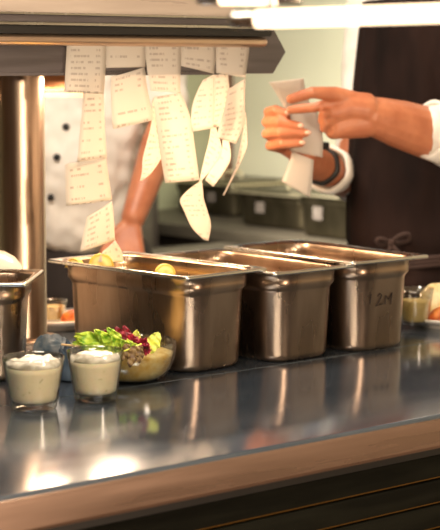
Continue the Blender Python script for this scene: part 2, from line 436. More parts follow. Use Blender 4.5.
lemon('lemon_wedge', at(101, 266, 2.66), .020, (0, 0, -.55), 'large yellow lemon slice arching above the pan rim, middle piece')
lemon('lemon_wedge', at(75, 268, 2.72), .016, (0, 0, -1.2), 'yellow lemon piece at the far left end of the pan')
lemon('lemon_wedge', at(165, 274, 2.60), .016, (0, 0, -.5), 'small yellow lemon piece nearest the pan front right corner')
# bed of lemon halves that fills the pan and carries the pieces
bm = bmesh.new()
M1 = Matrix.Translation((0, 0, 0)) @ Matrix.Rotation(.09, 4, 'Z'); random.seed(4)
nx, ny = 12, 22; G = []
for i in range(nx+1):
    G.append([bm.verts.new(M1 @ Vector((.034+.104*i/nx, .036+.253*j/ny, .118+.010*noise.noise(Vector((i*.55, j*.55, 2)))))) for j in range(ny+1)])
for i in range(nx):
    for j in range(ny): bm.faces.new((G[i][j], G[i+1][j], G[i+1][j+1], G[i][j+1]))
geo = bmesh.ops.extrude_face_region(bm, geom=bm.faces[:])
for v in geo['geom']:
    if isinstance(v, bmesh.types.BMVert):
        v.co.z = .004; lc = M1.inverted() @ v.co; lc.x = .086+(lc.x-.086)*.72; lc.y = .1625+(lc.y-.1625)*.86; v.co = M1 @ lc
o = settle(obj('chopped_lemon', bm, LEMON)); tag(o, 'layer of yellow chopped lemon filling the pan behind the salad bowl', 'fruit', kind='stuff')

# ------------------------------------------------------------------ dip glasses
def dip_glass(c, R, H, label, seed=0, group='glasses of creamy dip'):
    t = empty('dip_glass', c, 0, label, 'glass', group)
    rb = R*.74; w_ = .0018
    out = [(0, .0), (rb*.80, .0), (rb*.93, .0008), (rb, .004), (rb*1.005, .007), (rb*1.03, .010)]
    for k in range(1, 9): out.append((rb*1.03+(R-rb*1.03)*k/8, .010+(H-.010)*k/8))
    ins = [(R-w_*.5, H+.0006), (R-w_, H)]
    for k in range(7, -1, -1): ins.append((rb*1.03+(R-rb*1.03)*k/8-w_, .010+(H-.010)*k/8))
    ins += [(rb*.85, .0105), (0, .0100)]
    bm = bmesh.new(); lathe(bm, out+ins, 48); obj('glass_cup', bm, GLASS, t)
    # the dip: fills the cup from the thick base to near the rim, spooned uneven top
    def rin(z): return rb*1.03+(R-rb*1.03)*max(0, (z-.010))/(H-.010)-w_-.0004
    zt = H-.0135
    prof = [(0, .0112), (rb*.82, .0115), (rin(.0135), .0140)]
    for k in range(1, 7): q = .0140+(zt-.0140)*k/6; prof.append((rin(q), q))
    bm = bmesh.new(); lathe(bm, prof+[(0, zt)], 48); obj('cream_dip', bm, CREAM, t)
    bm = bmesh.new(); rt = rin(zt)-.0004
    def wob(k, a, r, z):
        p = Vector((r*math.cos(a)*70, r*math.sin(a)*70, seed*3.1)); q = r/rt
        return r*(1-.03*abs(noise.noise(p*1.3))), z + (0 if z < zt+.001 else .0075*noise.noise(p*.9)+.003*noise.noise(p*2.6))
    prof = [(0, zt+.0002), (rt*.98, zt+.0003), (rt, zt+.003)] + [(rt*s, zt+.0045+.0075*(1-s*s)) for s in (.96, .88, .78, .66, .54, .42, .30, .18, .08)] + [(0, zt+.0125)]
    lathe(bm, prof, 48, wob=wob); obj('whipped_top', bm, FOAM, t)
    return t
dip_glass(atz(34, 409), .0418, .0715, 'glass of cream herb dip at the left, closer to the counter front', 1)
dip_glass(atz(95.5, 400.5), .0395, .070, 'glass of cream herb dip touching the salad bowl', 5)

# ------------------------------------------------------------------ salad bowl
bc = atz(131, 380)
bowl = empty('salad_bowl', bc, 0, 'small clear glass bowl of potato salad topped with mixed leaves', 'bowl')
R = .066; H = .058
out = [(0, 0), (.024, 0), (.026, .001)]
for k in range(1, 12):
    a = k/11; out.append((.026+(R-.026)*math.sin(a*PI/2)**.75, .001+(H-.001)*(a**1.9)))
ins = [(r-.0022, z_+.0005) for r, z_ in out[:2:-1]]; ins = [(R-.001, H+.001)] + ins + [(.024, .003), (0, .003)]
bm = bmesh.new(); lathe(bm, out+ins, 56, wob=lambda k, a, r, z: (r*(1+.012*math.cos(8*a)*(z/H)), z)); obj('glass_bowl', bm, GLASS, bowl)
fil = [(0, .0036), (.0225, .0036)] + [(r-.0030, z_+.0012) for r, z_ in out[4:12]]
zt = fil[-1][1]; fil += [(fil[-1][0]*s, zt+.010*(1-s*s)) for s in (.9, .7, .5, .25)] + [(0, zt+.010)]
bm = bmesh.new(); lathe(bm, fil, 40, wob=lambda k, a, r, z: (r, z+(.004*noise.noise(Vector((r*math.cos(a)*60, r*math.sin(a)*60, 1))) if k > 8 else 0)))
tag(settle(obj('potato_salad', bm, POTATO)), 'yellow potato salad filling the small glass bowl', 'food', kind='stuff').location = bc+Vector((0, 0, .0036))

def leaf(name, base, tip, width, mt, label, group, curl=.3, frill=1.0, seed=0, cat='leaf'):
    """a frilly salad leaf: rows across the midrib, ruffled harder towards the margins"""
    base = Vector(base); tip = Vector(tip); d = tip-base; ln = d.length; d.normalize()
    u = d.cross(FW*-1).normalized(); nrm = u.cross(d).normalized()
    rows, cols = 16, 14; bm = bmesh.new(); G = []
    for i in range(rows+1):
        s = i/rows; ww = width*.5*(math.sin(PI*min(1, .12+s*.86))**.7)
        row = []
        for j in range(cols+1):
            q = j/cols*2-1
            jag = 1+.28*frill*noise.noise(Vector((s*9, q*1.5+(5 if q > 0 else 0), seed*2.7)))*abs(q)
            ruf = frill*ln*.10*abs(q)**1.5*math.sin(s*22+seed+q*2.0) + ln*.05*noise.noise(Vector((s*5, q*4, seed)))
            p = base + d*(s*ln*(1+.05*frill*math.sin(q*9+seed)*abs(q))) + u*(q*ww*jag) + nrm*(curl*ln*(s*s)*.5 + ruf + .25*abs(q)*ww)
            p.z -= curl*ln*.4*s**3
            row.append(bm.verts.new(p))
        G.append(row)
    for i in range(rows):
        for j in range(cols): bm.faces.new((G[i][j], G[i+1][j], G[i+1][j+1], G[i][j+1]))
    o = obj(name, bm, mt); m = o.modifiers.new('s', 'SOLIDIFY'); m.thickness = .0005
    evaluate(o); settle(o); return tag(o, label, cat, group)
D0 = 2.43
def P(px, py, dd=0): return at(px, py, D0+dd)
GL = 'frilly bright green lettuce leaf in the glass salad bowl'; GG = 'green leaves in the salad bowl'
RL = 'dark red salad leaf sticking out of the bowl'; RG = 'red leaves in the salad bowl'
greens = [((108,350),(74,341),.020,.02),((116,350),(95,328),.018,-.01),((122,348),(108,326),.016,-.01),((132,352),(122,338),.018,-.045),((118,352),(76,333),.026,.0),((112,356),(84,345),.026,-.02),((122,354),(100,331),.024,-.02),((128,356),(112,334),.022,-.03),((110,358),(92,352),.022,-.035),
          ((128,354),(118,341),.020,-.035),((120,350),(88,337),.024,.015),((126,352),(104,343),.026,-.03),((138,356),(128,340),.018,-.03)]
for i, (a, b, wd, dd) in enumerate(greens):
    leaf('lettuce_leaf', P(*a, dd*.4), P(*b, dd), wd, LEAF, GL, GG, .15, 1.2, i+1)
leaf('lettuce_leaf', P(148,352,-.02), P(159,331,-.02), .022, LEAFY, 'pale yellow-green curled leaf at the right rim of the bowl', GG, .2, 1.3, 21)
leaf('lettuce_leaf', P(132,350,.02), P(138,329,.01), .018, LEAFY, 'yellow-green leaf tip behind the red leaves, top middle', GG, .2, 1.3, 23)
reds = [((128,348),(104,328),.007,.0),((124,346),(116,326),.016,.01),((130,348),(124,324),.016,.0),((138,350),(127,330),.018,-.02),((136,352),(148,336),.018,-.03),((140,354),(151,343),.016,-.04)]
for i, (a, b, wd, dd) in enumerate(reds):
    leaf('red_leaf', P(*a, dd*.4), P(*b, dd), wd, LEAFR, RL, RG, .2, 1.0, i+31)
for i, (a, b, wd, dd) in enumerate([((136,346),(130,366),.016,-.062),((128,344),(122,360),.012,-.058),((140,346),(139,362),.012,-.062)]):
    leaf('red_leaf', P(*a, dd), P(*b, dd), wd, LEAFB, 'brown-tinged leaf hanging over the front of the salad bowl', 'brown leaves on the bowl front', .1, 1.5, i+51)
bm = bmesh.new(); tube(bm, catmull([P(118,353,-.055), P(130,349,-.06), P(141,344,-.05)], 4), [.0012]*9, 8)
tag(settle(obj('leaf_stem', bm, LEAFY)), 'thin yellow-green stem lying across the top of the salad', 'stem')

# ------------------------------------------------------------------ cloths beside the post
def crumple(name, c, rz, a_, b_, h_, mt, label, seed, lean=0.0):
    """a dropped cloth: a closed mound of sharp folded ridges with an uneven hem"""
    n, m = 72, 48; bm = bmesh.new(); rings = []
    cr, sr_ = math.cos(rz), math.sin(rz)
    for k in range(1, m+1):
        r = k/m; ring = []
        for i in range(n):
            t = 2*PI*i/n
            hem = 1+.16*noise.noise(Vector((math.cos(t)*1.6, math.sin(t)*1.6, seed)))+.05*noise.noise(Vector((math.cos(t)*6, math.sin(t)*6, seed)))
            x, y = r*math.cos(t)*hem, r*math.sin(t)*hem
            warp = noise.noise(Vector((x*1.3, y*1.3, seed+4)))
            ridge = 1-abs(math.sin(3.4*x+2.2*y+3.2*warp+seed))*.9
            fine = 1-abs(noise.noise(Vector((x*4.5+2*warp, y*2.2, seed+9))))*2.0
            z = h_*(max(0, 1-r**2.2)**.55)*(.50+.34*ridge+.22*fine+lean*x) + .0035*r
            X, Y = x*a_*.5, y*b_*.5
            ring.append(Vector((c.x+cr*X-sr_*Y, c.y+sr_*X+cr*Y, max(.0035, z))))
        rings.append(ring)
    low = [[Vector((p.x, p.y, .0006)) for p in rings[-1]]]
    loops(bm, rings+low); o = obj(name, bm, mt); o.modifiers.new('s', 'SUBSURF').levels = 1; evaluate(o)
    settle(o); return tag(o, label, 'cloth')
q = lambda px, py, D: at(px, py, D)
crumple('kitchen_cloth', q(55, 341, 2.725), -YAW, .074, .036, .030, CLOTHW, 'grey-blue crumpled cloth lying at the foot of the steel post', 3, -.25)
crumple('kitchen_cloth', atz(71, 379), -YAW+.2, .050, .060, .062, CLOTH, 'dark blue crumpled cloth between the dip glasses and the first pan', 8, -.05)
crumple('kitchen_cloth', atz(40, 382), -YAW, .052, .036, .028, CLOTH, 'blue cloth mostly hidden behind the left dip glass', 11)
bm = bmesh.new(); tube(bm, [q(62, 344.5, 2.455), q(80, 346.5, 2.44)], .0016, 8)
tag(settle(obj('wooden_skewer', bm, STICK)), 'thin pale wooden stick resting on the blue cloth', 'stick')

# ------------------------------------------------------------------ upturned white bowl behind the small pan
wb = at(-13, 300, 2.68); wb.z = 0
bm = bmesh.new()
prof = [(0, .172), (.014, .171), (.030, .167), (.045, .158), (.055, .146), (.059, .132), (.060, .118)]
full = prof + [(.060, .1), (.060, .06), (.060, .02), (.060, .0)]
lathe(bm, full+[(r-.003, max(0, z_-.003)) for r, z_ in full[::-1][:-1]]+[(0, .165)], 48)
o = obj('white_jar', bm, PLATE); o.location = wb; tag(o, 'white domed ceramic jar behind the small steel pan at the left edge', 'jar')

# ------------------------------------------------------------------ plates of food
def round_plate(name, c, R, label, z0=0.0):
    t = empty(name, (c.x, c.y, z0), 0, label, 'plate')
    prof = [(0, .004), (R*.5, .004), (R*.55, .0), (R*.60, .0), (R*.62, .004), (R*.75, .009), (R, .017), (R*1.005, .019), (R*.99, .0205), (R*.75, .013), (R*.62, .0085), (0, .0085)]
    bm = bmesh.new(); lathe(bm, prof, 56); obj('plate_body', bm, PLATE, t); return t
def sauce_glass(c, R, H, label, fillc, z0):
    t = empty('sauce_glass', (c.x, c.y, z0), 0, label, 'glass')
    w_ = .0018; rb = R*.72
    out = [(0, 0), (rb*.9, 0), (rb, .003)]+[(rb+(R-rb)*k/6, .003+(H-.003)*k/6) for k in range(1, 7)]
    ins = [(R-w_, H)]+[(rb+(R-rb)*k/6-w_, .003+(H-.003)*k/6) for k in range(5, 0, -1)]+[(rb*.9, .006), (0, .006)]
    bm = bmesh.new(); lathe(bm, out+ins, 40); obj('glass_cup', bm, GLASS, t)
    h = H*.68; bm = bmesh.new()
    lathe(bm, [(0, .0065), (rb*.88, .0068)]+[(rb+(R-rb)*(zz-.003)/(H-.003)-w_-.0004, zz) for zz in (.010, .02, .03, h)]+[(0, h)], 40); obj('sauce', bm, fillc, t)
    return t
pr = at(448, 331, 3.02); round_plate('dinner_plate', pr, .085, 'white plate of food at the right edge on the counter')
sauce_glass(at(415, 322, 2.965), .032, .064, 'glass of pale yellow sauce standing on the right-hand plate', SAUCE, .0090)
def chunk(name, c, r, rot, mt, label, seed, cat='food', z0=None):
    bm = bmesh.new(); ellipsoid(bm, (0, 0, 0), r, rot, 28, 18)
    for v in bm.verts:
        v.co *= 1+.16*noise.noise(v.co*45+Vector((seed, 0, 0)))+.06*noise.noise(v.co*140)
    if z0 is not None:
        mz = min(v.co.z for v in bm.verts)
        for v in bm.verts: v.co.z -= mz
        c = Vector((c.x, c.y, z0))
    o = obj(name, bm, mt); o.location = c; return tag(o, label, cat)
from mathutils import Euler
chunk('bread_piece', at(440, 300, 3.06), (.035, .015, .030), Euler((0, .2, -.69)), BREAD, 'pale rough piece of bread standing behind the sauce glass', 2, 'bread', .0095)
chunk('fish_piece', at(440, 318, 2.975), (.030, .013, .011), Euler((0, -.5, -.69)), FISH, 'orange-red glazed piece of food on the right-hand plate', 5, 'food', .0095)
pl = at(56, 320, 2.99); round_plate('dinner_plate', pl, .072, 'white plate of food behind the first pan, beyond the steel post')
sauce_glass(at(53, 316, 2.99), .026, .040, 'glass of pale yellow sauce on the plate behind the steel post', SAUCE, .0090)
chunk('fish_piece', at(70, 314, 2.97), (.016, .009, .011), Euler((0, -.5, -.69)), FISH, 'small orange piece of food beside the first pan', 7, 'food', .0095)

# ------------------------------------------------------------------ gantry with ticket rail, post, heat lamps
GY = .225
ga = empty('heated_gantry', (0, .44, 0), 0, 'steel heated gantry shelf with ticket rail over the pass, on a round brushed post', 'shelf')
x0 = -1.2; x1 = .385
def gb(name, lo, hi, m, bv=0): return pbox(name, lo, hi, m, ga, bv)
def prism(name, poly, y0, y1, m, bv=.0015):
    """polygon in x,z extruded along y"""
    bm = bmesh.new(); loops(bm, [[(x, y, z_) for x, z_ in poly] for y in (y0, y1)])
    o = obj(name, bm, m, ga, smooth=False, world=True)
    if bv: bevel(o, bv, 2)
    return o
prism('front_panel', [(x0, .444), (x1-.022, .444), (x1+.006, .480), (x1-.020, .517), (x0, .517)], GY, GY+.016, SLATE)
prism('lower_trim', [(x0, .4425), (.300, .4425), (.300, .4475), (x0, .4475)], GY-.004, GY+.002, SLATE, .0008)
# ticket rail: long rounded channel under the black band
bm = bmesh.new()
rings = []
for xx, s in ((x0, 1), (.322, 1), (.330, .8), (.334, .4)):
    rings.append([(xx, GY-.014*s+.013*s*math.cos(a)*1.0-.002, .4955+.0085*s*math.sin(a)) for a in [2*PI*i/16 for i in range(16)]])
loops(bm, rings); obj('ticket_rail', bm, BRONZE, ga, world=True)
prism('black_band', [(x0, .5045), (.330, .5045), (.334, .508), (.334, .513), (.330, .5165), (x0, .5165)], GY-.030, GY+.002, DARK)
prism('steel_strip', [(x0, .5170), (.332, .5170), (.332, .5212), (x0, .5212)], GY-.032, GY+.002, RIM, .0008)
prism('upper_band', [(x0, .5215), (.30, .5215), (.30, .532), (x0, .532)], GY-.024, GY+.002, SLATE)
prism('upper_strip', [(x0, .5325), (.30, .5325), (.30, .5355), (x0, .5355)], GY-.027, GY+.002, RIM, .0008)
prism('hood_panel', [(x0, .536), (.27, .536), (.27, .66), (x0, .66)], GY-.010, GY+.015, HOOD)
gb('shelf_deck', (x0, GY+.016, .500), (x1-.03, .66, .515), HOOD)
gb('shelf_back', (x0, .645, .515), (x1-.03, .66, .66), HOOD)
gb('shelf_top', (x0, GY-.010, .66), (x1-.03, .66, .672), HOOD)
bm = bmesh.new()
lathe(bm, [(0, .0), (.062, 0), (.062, .004), (.058, .006), (.042, .0065), (.0398, .010), (.0398, .4995), (0, .4995)], 56, c=(0, 0, 0))
pp = obj('post', bm, POST, ga); pp.location = at(23.5, 342, 2.86)-ga.location; pp.location.z = 0.0003; sharp(pp, 40)
bm = bmesh.new(); lathe(bm, [(0, .0), (.062, 0), (.062, .004), (.042, .0065), (.0398, .010), (.0398, .4995), (0, .4995)], 56)
pp = obj('post', bm, POST, ga); pp.location = (-1.1, 0, .0003); sharp(pp, 40)
# heat lamp housing under the shelf
def heat_lamp(name, c, wd, label, grp=None):
    t = empty(name, c, 0, label, 'heat lamp', grp)
    bm = bmesh.new()
    prof = [(-.045, -.040), (-.040, .0), (.040, .0), (.045, -.040), (.043, -.040), (.0385, -.002), (-.0385, -.002), (-.043, -.040)]
    loops(bm, [[(x, y, z_) for y, z_ in prof] for x in (-wd/2, wd/2)])
    o = obj('reflector', bm, COPPER, t, smooth=False)
    for s in (-1, 1): boxo('end_cap', (s*wd/2-.002, -.045, -.041), (s*wd/2+.002, .045, .001), RIM if s < 0 else COPPER, t)
    bm = bmesh.new(); tube(bm, [(-wd/2+.006, 0, -.024), (wd/2-.006, 0, -.024)], .006, 12); obj('heating_tube', bm, BULB, t)
    boxo('guard_bar', (-wd*.40, -.052, -.052), (wd*.62, -.046, -.044), BRONZE, t)
    for s in (-.35, .35): boxo('hanger', (s*wd-.004, -.004, .0), (s*wd+.004, .004, .500-c[2]), RIM, t)
    return t
heat_lamp('heat_lamp', (.04, .56, .455), .26, 'copper-coloured heat lamp under the gantry beside the steel post')
heat_lamp('heat_lamp', (.30, .49, .485), .09, 'short heat lamp under the right end of the gantry') if False else None

# ------------------------------------------------------------------ order tickets
def strip(name, secs, label, group=None, k=5, m=None, off=0.0):
    """paper ribbon through cross-sections given as (left point, right point), smoothed; real thickness"""
    A = catmull([s[0] for s in secs], k); B = catmull([s[1] for s in secs], k)
    bm = bmesh.new(); uvl = bm.loops.layers.uv.new('UVMap'); C = 6; G = []; acc = off; V = []
    for i, (a, b) in enumerate(zip(A, B)):
        if i: acc += ((a+b)/2-(A[i-1]+B[i-1])/2).length
        V.append(acc); side = (b-a); nr = side.cross(Vector((0, 0, 1)))
        if nr.length > 1e-9: nr.normalize()
        G.append([bm.verts.new(a.lerp(b, j/C)+nr*(.004*math.sin(PI*j/C)*(side.length/.05)*.5)) for j in range(C+1)])
    for i in range(len(G)-1):
        for j in range(C):
            f = bm.faces.new((G[i][j], G[i+1][j], G[i+1][j+1], G[i][j+1]))
            for lp, (ii, jj) in zip(f.loops, ((i, j), (i+1, j), (i+1, j+1), (i, j+1))): lp[uvl].uv = (jj/C, V[ii])
    me = bpy.data.meshes.new(name); bm.to_mesh(me); bm.free()
    for p_ in me.polygons: p_.use_smooth = True
    o = bpy.data.objects.new(name, me); link(o); me.materials.append(m or PAPER)
    return o
def ticket(segs, label, group='order tickets on the rail', name='order_ticket'):
    """segs: list of folded panels; each a list of (xl,yl,xr,yr,y_left,y_right): pixels of the outline and the
    distance of each edge across the pass (world y)"""
    parts = []
    off = random.random()*5
    for sg in segs:
        secs = [(aty(a, b, yl), aty(c, d, yr)) for a, b, c, d, yl, yr in sg]
        parts.append(strip(name, secs, None, off=off)); off += .06
    o = parts[0]
    if len(parts) > 1:
        bm = bmesh.new()
        for p_ in parts: bm.from_mesh(p_.data)
        bm.to_mesh(o.data); bm.free()
        for p_ in parts[1:]:
            me = p_.data; bpy.data.objects.remove(p_); bpy.data.meshes.remove(me)
        for p_ in o.data.polygons: p_.use_smooth = True
    md = o.modifiers.new('t', 'SOLIDIFY'); md.thickness = .00012; md.offset = 0
    # origin at the top edge
    vs = [v.co for v in o.data.vertices]; c = Vector((sum(v.x for v in vs)/len(vs), sum(v.y for v in vs)/len(vs), max(v.z for v in vs)))
    o.data.transform(Matrix.Translation(-c)); o.location = c
    return tag(o, label, 'ticket', group)
random.seed(9)
a = .2165; b = .2155
# long folded ticket behind the first one
ticket([[(83,76,104,76,.2195,.2195),(83,96,104,95,.222,.222),(80,130,105,128,.225,.230),(77,162,107,158,.226,.232)],
        [(65,164,106,157,.210,.230),(65,185,109,179,.212,.226),(66,206,112,200,.214,.222)],
        [(87,217,112,201,.225,.222),(83,235,114,220,.222,.226),(80,252,115,240,.220,.228)],
        [(103,251,115,240,.222,.228),(100,256,122,252,.222,.228),(98,262,124,262,.222,.228)]], 'long zigzag-folded order ticket hanging lowest at the left, almost to the first pan')
ticket([[(67,43,106,43,b,b),(66,60,106,60,b,b),(65,78,105,79,b,b),(64,92,104,94,b,b)]], 'straight hanging order ticket at the left end of the rail')
ticket([[(106,43,146,43,a,a),(106,56,146,56,a,a),(106,68,145,67,a,a)], [(111,77,144.5,67,.212,a),(111,100,148,92,.208,.212),(113,129,154,120,.206,.210)]],
       'second order ticket from the left, its folded lower half tilted')
ticket([[(145,43,181,43,b,b),(146,60,181,60,b,b),(148,76,180.5,77,b,b),(151,91,180.5,93,b,b)],
        [(153,97,180.5,92,.211,b),(156,120,190,116,.208,.212),(160,152,195,148,.206,.210),(165,183,199.5,180,.206,.210)]], 'third order ticket from the left, longest printed one with a bent middle')
ticket([[(181,43,216,43,a,a),(181,55,216,58,a,a),(181,66,214,74,a,a)],
        [(203,80,214,74,.218,.2165),(197,92,214.5,90,.216,.214),(192,108,215,106,.214,.214),(190,132,213.5,128,.213,.214)]], 'fourth ticket from the left, angled up over the sage gap')
ticket([[(216,43,250,43,b,b),(216,58,248,60,b,b),(216,73,245.5,78,b,b)],
        [(228,89,245.5,78,.213,b),(226,104,245,98,.211,.213),(219,127,244.5,123,.210,.213),(217,138,236,144,.211,.214)]], 'order ticket at the right end of the rail')
ticket([[(214,74,228,74,.222,.222),(214,100,229,96,.226,.228),(213,128,221,126,.230,.232)],[(211,125,214,122,.231,.233),(209,140,222,150,.228,.234),(204,160,214,166,.228,.232),(199,182,201.5,181,.228,.230)],
        [(199,182,202,181,.228,.230),(188,190,203,190,.222,.230),(180,200,204,199,.218,.228),(184,211,207.5,211,.220,.228),(192,228,211,225,.224,.230),(204,240,208.5,241,.228,.231)]], 'bright white twisted ticket hanging low over the middle pans')
ticket([[(222,100,226,100,.245,.248),(221,125,226,126,.245,.248),(222,150,231,156,.242,.248),(213,166,224,172,.242,.247),(205,180,213,187,.242,.246)]], 'small beige ticket end sticking out behind the twisted white one')
ticket([[(243,112,246,112,.226,.240),(244,125,247,137,.224,.244),(241,142,246.5,148,.222,.244),(235,168,238,168,.222,.240),(228,184,230,184,.222,.236),(222.5,195,224,196,.222,.232)]], 'thin curled ticket seen edge-on at the right of the rail')
ticket([[(152,100,156,100,.232,.236),(151,124,157,132,.230,.238),(143,157,163,152,.226,.238),(142,170,153,171,.226,.234),(140,181,142,181,.226,.230)]], 'bright white pointed ticket tip between the left and third tickets')

# ------------------------------------------------------------------ people
def person(name, loc, label):
    return empty(name, loc, 0, label, 'person')
def bodyparts(bm, chains):
    for pts, rad in chains: tube(bm, pts, rad, 14)
def head_geo(bm, c, face):
    """skull, jaw, nose, ears around c, looking along face"""
    f = Vector(face); f.z = 0; f.normalize(); s = Vector((-f.y, f.x, 0)); rz = math.atan2(f.y, f.x); E_ = Euler((0, 0, rz))
    ellipsoid(bm, c+Vector((0, 0, .03)), (.095, .076, .10), E_)
    ellipsoid(bm, c+f*.025+Vector((0, 0, -.055)), (.062, .056, .062), E_)
    tube(bm, [c+f*.090+Vector((0, 0, .012)), c+f*.106+Vector((0, 0, -.022))], [.008, .014], 10)
    tube(bm, [c+f*.078-s*.022+Vector((0, 0, -.052)), c+f*.088+Vector((0, 0, -.052)), c+f*.078+s*.022+Vector((0, 0, -.052))], [.006, .009, .006], 8)
    for q_ in (-1, 1): ellipsoid(bm, c+s*q_*.078+Vector((0, 0, -.005)), (.018, .008, .03), E_)
def head_parts(c, face, par):
    f = Vector(face); f.z = 0; f.normalize(); s = Vector((-f.y, f.x, 0)); rz = math.atan2(f.y, f.x); E_ = Euler((0, 0, rz))
    for q_ in (-1, 1):
        bm = bmesh.new(); ellipsoid(bm, c+f*.083+s*q_*.030+Vector((0, 0, .010)), (.011, .013, .010), E_); ey = obj('eye', bm, EYE, par, world=True)
        bm = bmesh.new(); ellipsoid(bm, c+f*.0945+s*q_*.030+Vector((0, 0, .009)), (.0025, .0052, .0052), E_); obj('iris', bm, HAIR, ey, world=True)
        bm = bmesh.new(); tube(bm, [c+f*.088+s*q_*.014+Vector((0, 0, .026)), c+f*.092+s*q_*.030+Vector((0, 0, .030)), c+f*.082+s*q_*.045+Vector((0, 0, .025))], .003, 8); obj('eyebrow', bm, HAIR, par, world=True)
        bm = bmesh.new(); ellipsoid(bm, c+f*.084+s*q_*.030+Vector((0, 0, .0165)), (.0125, .0145, .006), E_); obj('eyelid', bm, SKIN, par, world=True)
    bm = bmesh.new(); ellipsoid(bm, c-f*.014+Vector((0, 0, .050)), (.100, .086, .098), E_); ellipsoid(bm, c-f*.05+Vector((0, 0, -.01)), (.06, .074, .075), E_)
    h = obj('hair', bm, HAIR, par, world=True)
def hand_chain(bm, wrist, mcps, fingers, thumb, rad=.0088):
    """palm: four metacarpals fanned from the wrist, then fingers, thumb from the side of the palm"""
    for mc, fg in zip(mcps, fingers):
        tube(bm, [wrist.lerp(mc, .0), wrist.lerp(mc, .5), mc], [.017, .0145, .0115], 12)
        pts = [mc]+fg; tube(bm, pts, [.0108]+[rad]*(len(fg)-1)+[rad*.82], 12)
    tube(bm, thumb, [.017, .0135, .0105, .0088][:len(thumb)], 12)

# ---- chef in the brown apron, on the far side of the counter, facing left along the pass
TC = at(427, 240, 3.40); TC = Vector((TC.x, TC.y, 0))
chef = person('person', (TC.x, TC.y, FZ), 'person in a brown apron over a white shirt, holding paper tickets in both hands')
FC = Vector((-.85, -.53, 0)).normalized(); SD = Vector((-FC.y, FC.x, 0))       # facing; SD = his left side (towards the viewer)
if SD.dot(FW) > 0: SD = -SD
wl = at(370, 115, 3.02)                       # his left wrist (right in the picture)
el = at(470, 146, 3.17); sl = at(480, 12, 3.30)
wr = at(303, 157, 3.10); er = at(353, 182, 3.53); sr = at(374, 12, 3.60)
bm = bmesh.new()
hips = TC+Vector((0, 0, .02)); neck = (sl+sr)/2+Vector((0, 0, .07))
tube(bm, [hips, TC+Vector((0, 0, .22)), (sl+sr)/2-Vector((0, 0, .10)), (sl+sr)/2-Vector((0, 0, .02))], [.115, .115, .125, .09], 20)
tube(bm, [sl.lerp(sr, .05), sr.lerp(sl, .05)], [.055, .055], 14)
HC = neck+Vector((0, 0, .16))+FC*.05
tube(bm, [neck-Vector((0, 0, .06)), neck+FC*.015+Vector((0, 0, .07))], [.058, .052], 16)
head_geo(bm, HC, FC)
tube(bm, [sl, sl.lerp(el, .5), el], [.052, .046, .040], 14)
tube(bm, [el, el.lerp(wl, .3), el.lerp(wl, .7), el.lerp(wl, .92), wl], [.046, .050, .044, .037, .033], 16)
tube(bm, [sr, sr.lerp(er, .5), er], [.052, .046, .040], 14)
tube(bm, [er, er.lerp(wr, .35), er.lerp(wr, .7), wr], [.040, .040, .031, .026], 16)
for s_, in ((-1,), (1,)):
    hp = TC+SD*s_*.08; kn = hp+FC*.02+Vector((0, 0, -.45)); an = hp-FC*.02+Vector((0, 0, FZ+.09))
    tube(bm, [hp, kn, an], [.085, .055, .038], 14)
    tube(bm, [an-Vector((0, 0, .045)), an+FC*.14-Vector((0, 0, .055))], [.036, .028], 12)
# his left hand: thumb on top, index below pinching the paper, the others curled
h = lambda px, py, D: at(px, py, D)
hand_chain(bm, wl, [h(335,102,2.985), h(334,112,2.99), h(338,120,3.00), h(343,128,3.01)],
    [[h(315,107.5,2.985), h(302,108.5,2.988), h(290,110,2.990)],
     [h(322,114,2.965), h(322,120,2.985), h(330,122,3.00)],
     [h(323,123,2.972), h(324,128,2.99), h(331,129,3.005)],
     [h(331,130,2.985), h(331,133,3.00), h(338,134,3.01)]],
    [h(356,101,3.00), h(335,94,2.978), h(312,92.5,2.955), h(291,99,2.962)])
tube(bm, [h(364,109,3.01), h(346,107,3.0), h(334,112,2.99)], [.030, .028, .020], 14)
tube(bm, [h(364,122,3.02), h(348,124,3.01), h(334,130,3.0)], [.029, .027, .017], 14)
# his right hand: fingers wrap round from the left, tips towards the viewer's right
hand_chain(bm, wr, [h(281,116,3.075), h(277,126,3.08), h(278,137,3.085), h(283,148,3.09)],
    [[h(268,112,3.04), h(276,110,3.015), h(286,113,3.005)],
     [h(266,122,3.045), h(280,122,3.005), h(299,126,2.995)],
     [h(266,134,3.045), h(281,133,3.005), h(306,133,2.995)],
     [h(270,146,3.05), h(283,144,3.012), h(301,143,3.003)]],
    [h(297,140,3.09), h(294,126,3.07), h(292,116,3.05), h(289,107,3.03)], rad=.0092)
tube(bm, [h(300,150,3.10), h(286,140,3.095), h(280,128,3.088)], [.022, .021, .018], 12)
body = obj('body', bm, SKIN, chef, world=True); fuse(body, .0028, 2)
head_parts(HC, FC, chef)
for c_, dd in (((301,125.5), 2.9865), ((308,132.5), 2.9865), ((302.5,142.5), 2.9945), ((288,112.5), 2.996)):
    p_ = h(c_[0], c_[1], dd); bm = bmesh.new(); ellipsoid(bm, p_, (.0058, .0016, .0042), Euler((0, 0, -YAW)), 12, 8); obj('fingernail', bm, NAIL, chef, world=True)
# sleeves
def cuff(name, c, d, r, w_, mt, par):
    d = d.normalized(); u, v = ortho(d); bm = bmesh.new(); rings = []
    for rr, t_ in ((r-.003, w_), (r+.003, w_), (r+.005, w_*.6), (r+.004, 0), (r-.002, -.002), (r-.004, .004), (r-.004, w_*.8)):
        rings.append([c+d*t_+(u*math.cos(2*PI*i/28)+v*math.sin(2*PI*i/28))*rr*(1+.03*math.sin(i*1.3)) for i in range(28)])
    R_ = [[bm.verts.new(p) for p in r_] for r_ in rings]
    for a_, b_ in zip(R_, R_[1:]+R_[:1]):
        for i in range(28): bm.faces.new((a_[i], a_[(i+1) % 28], b_[(i+1) % 28], b_[i]))
    return obj(name, bm, mt, par, world=True)
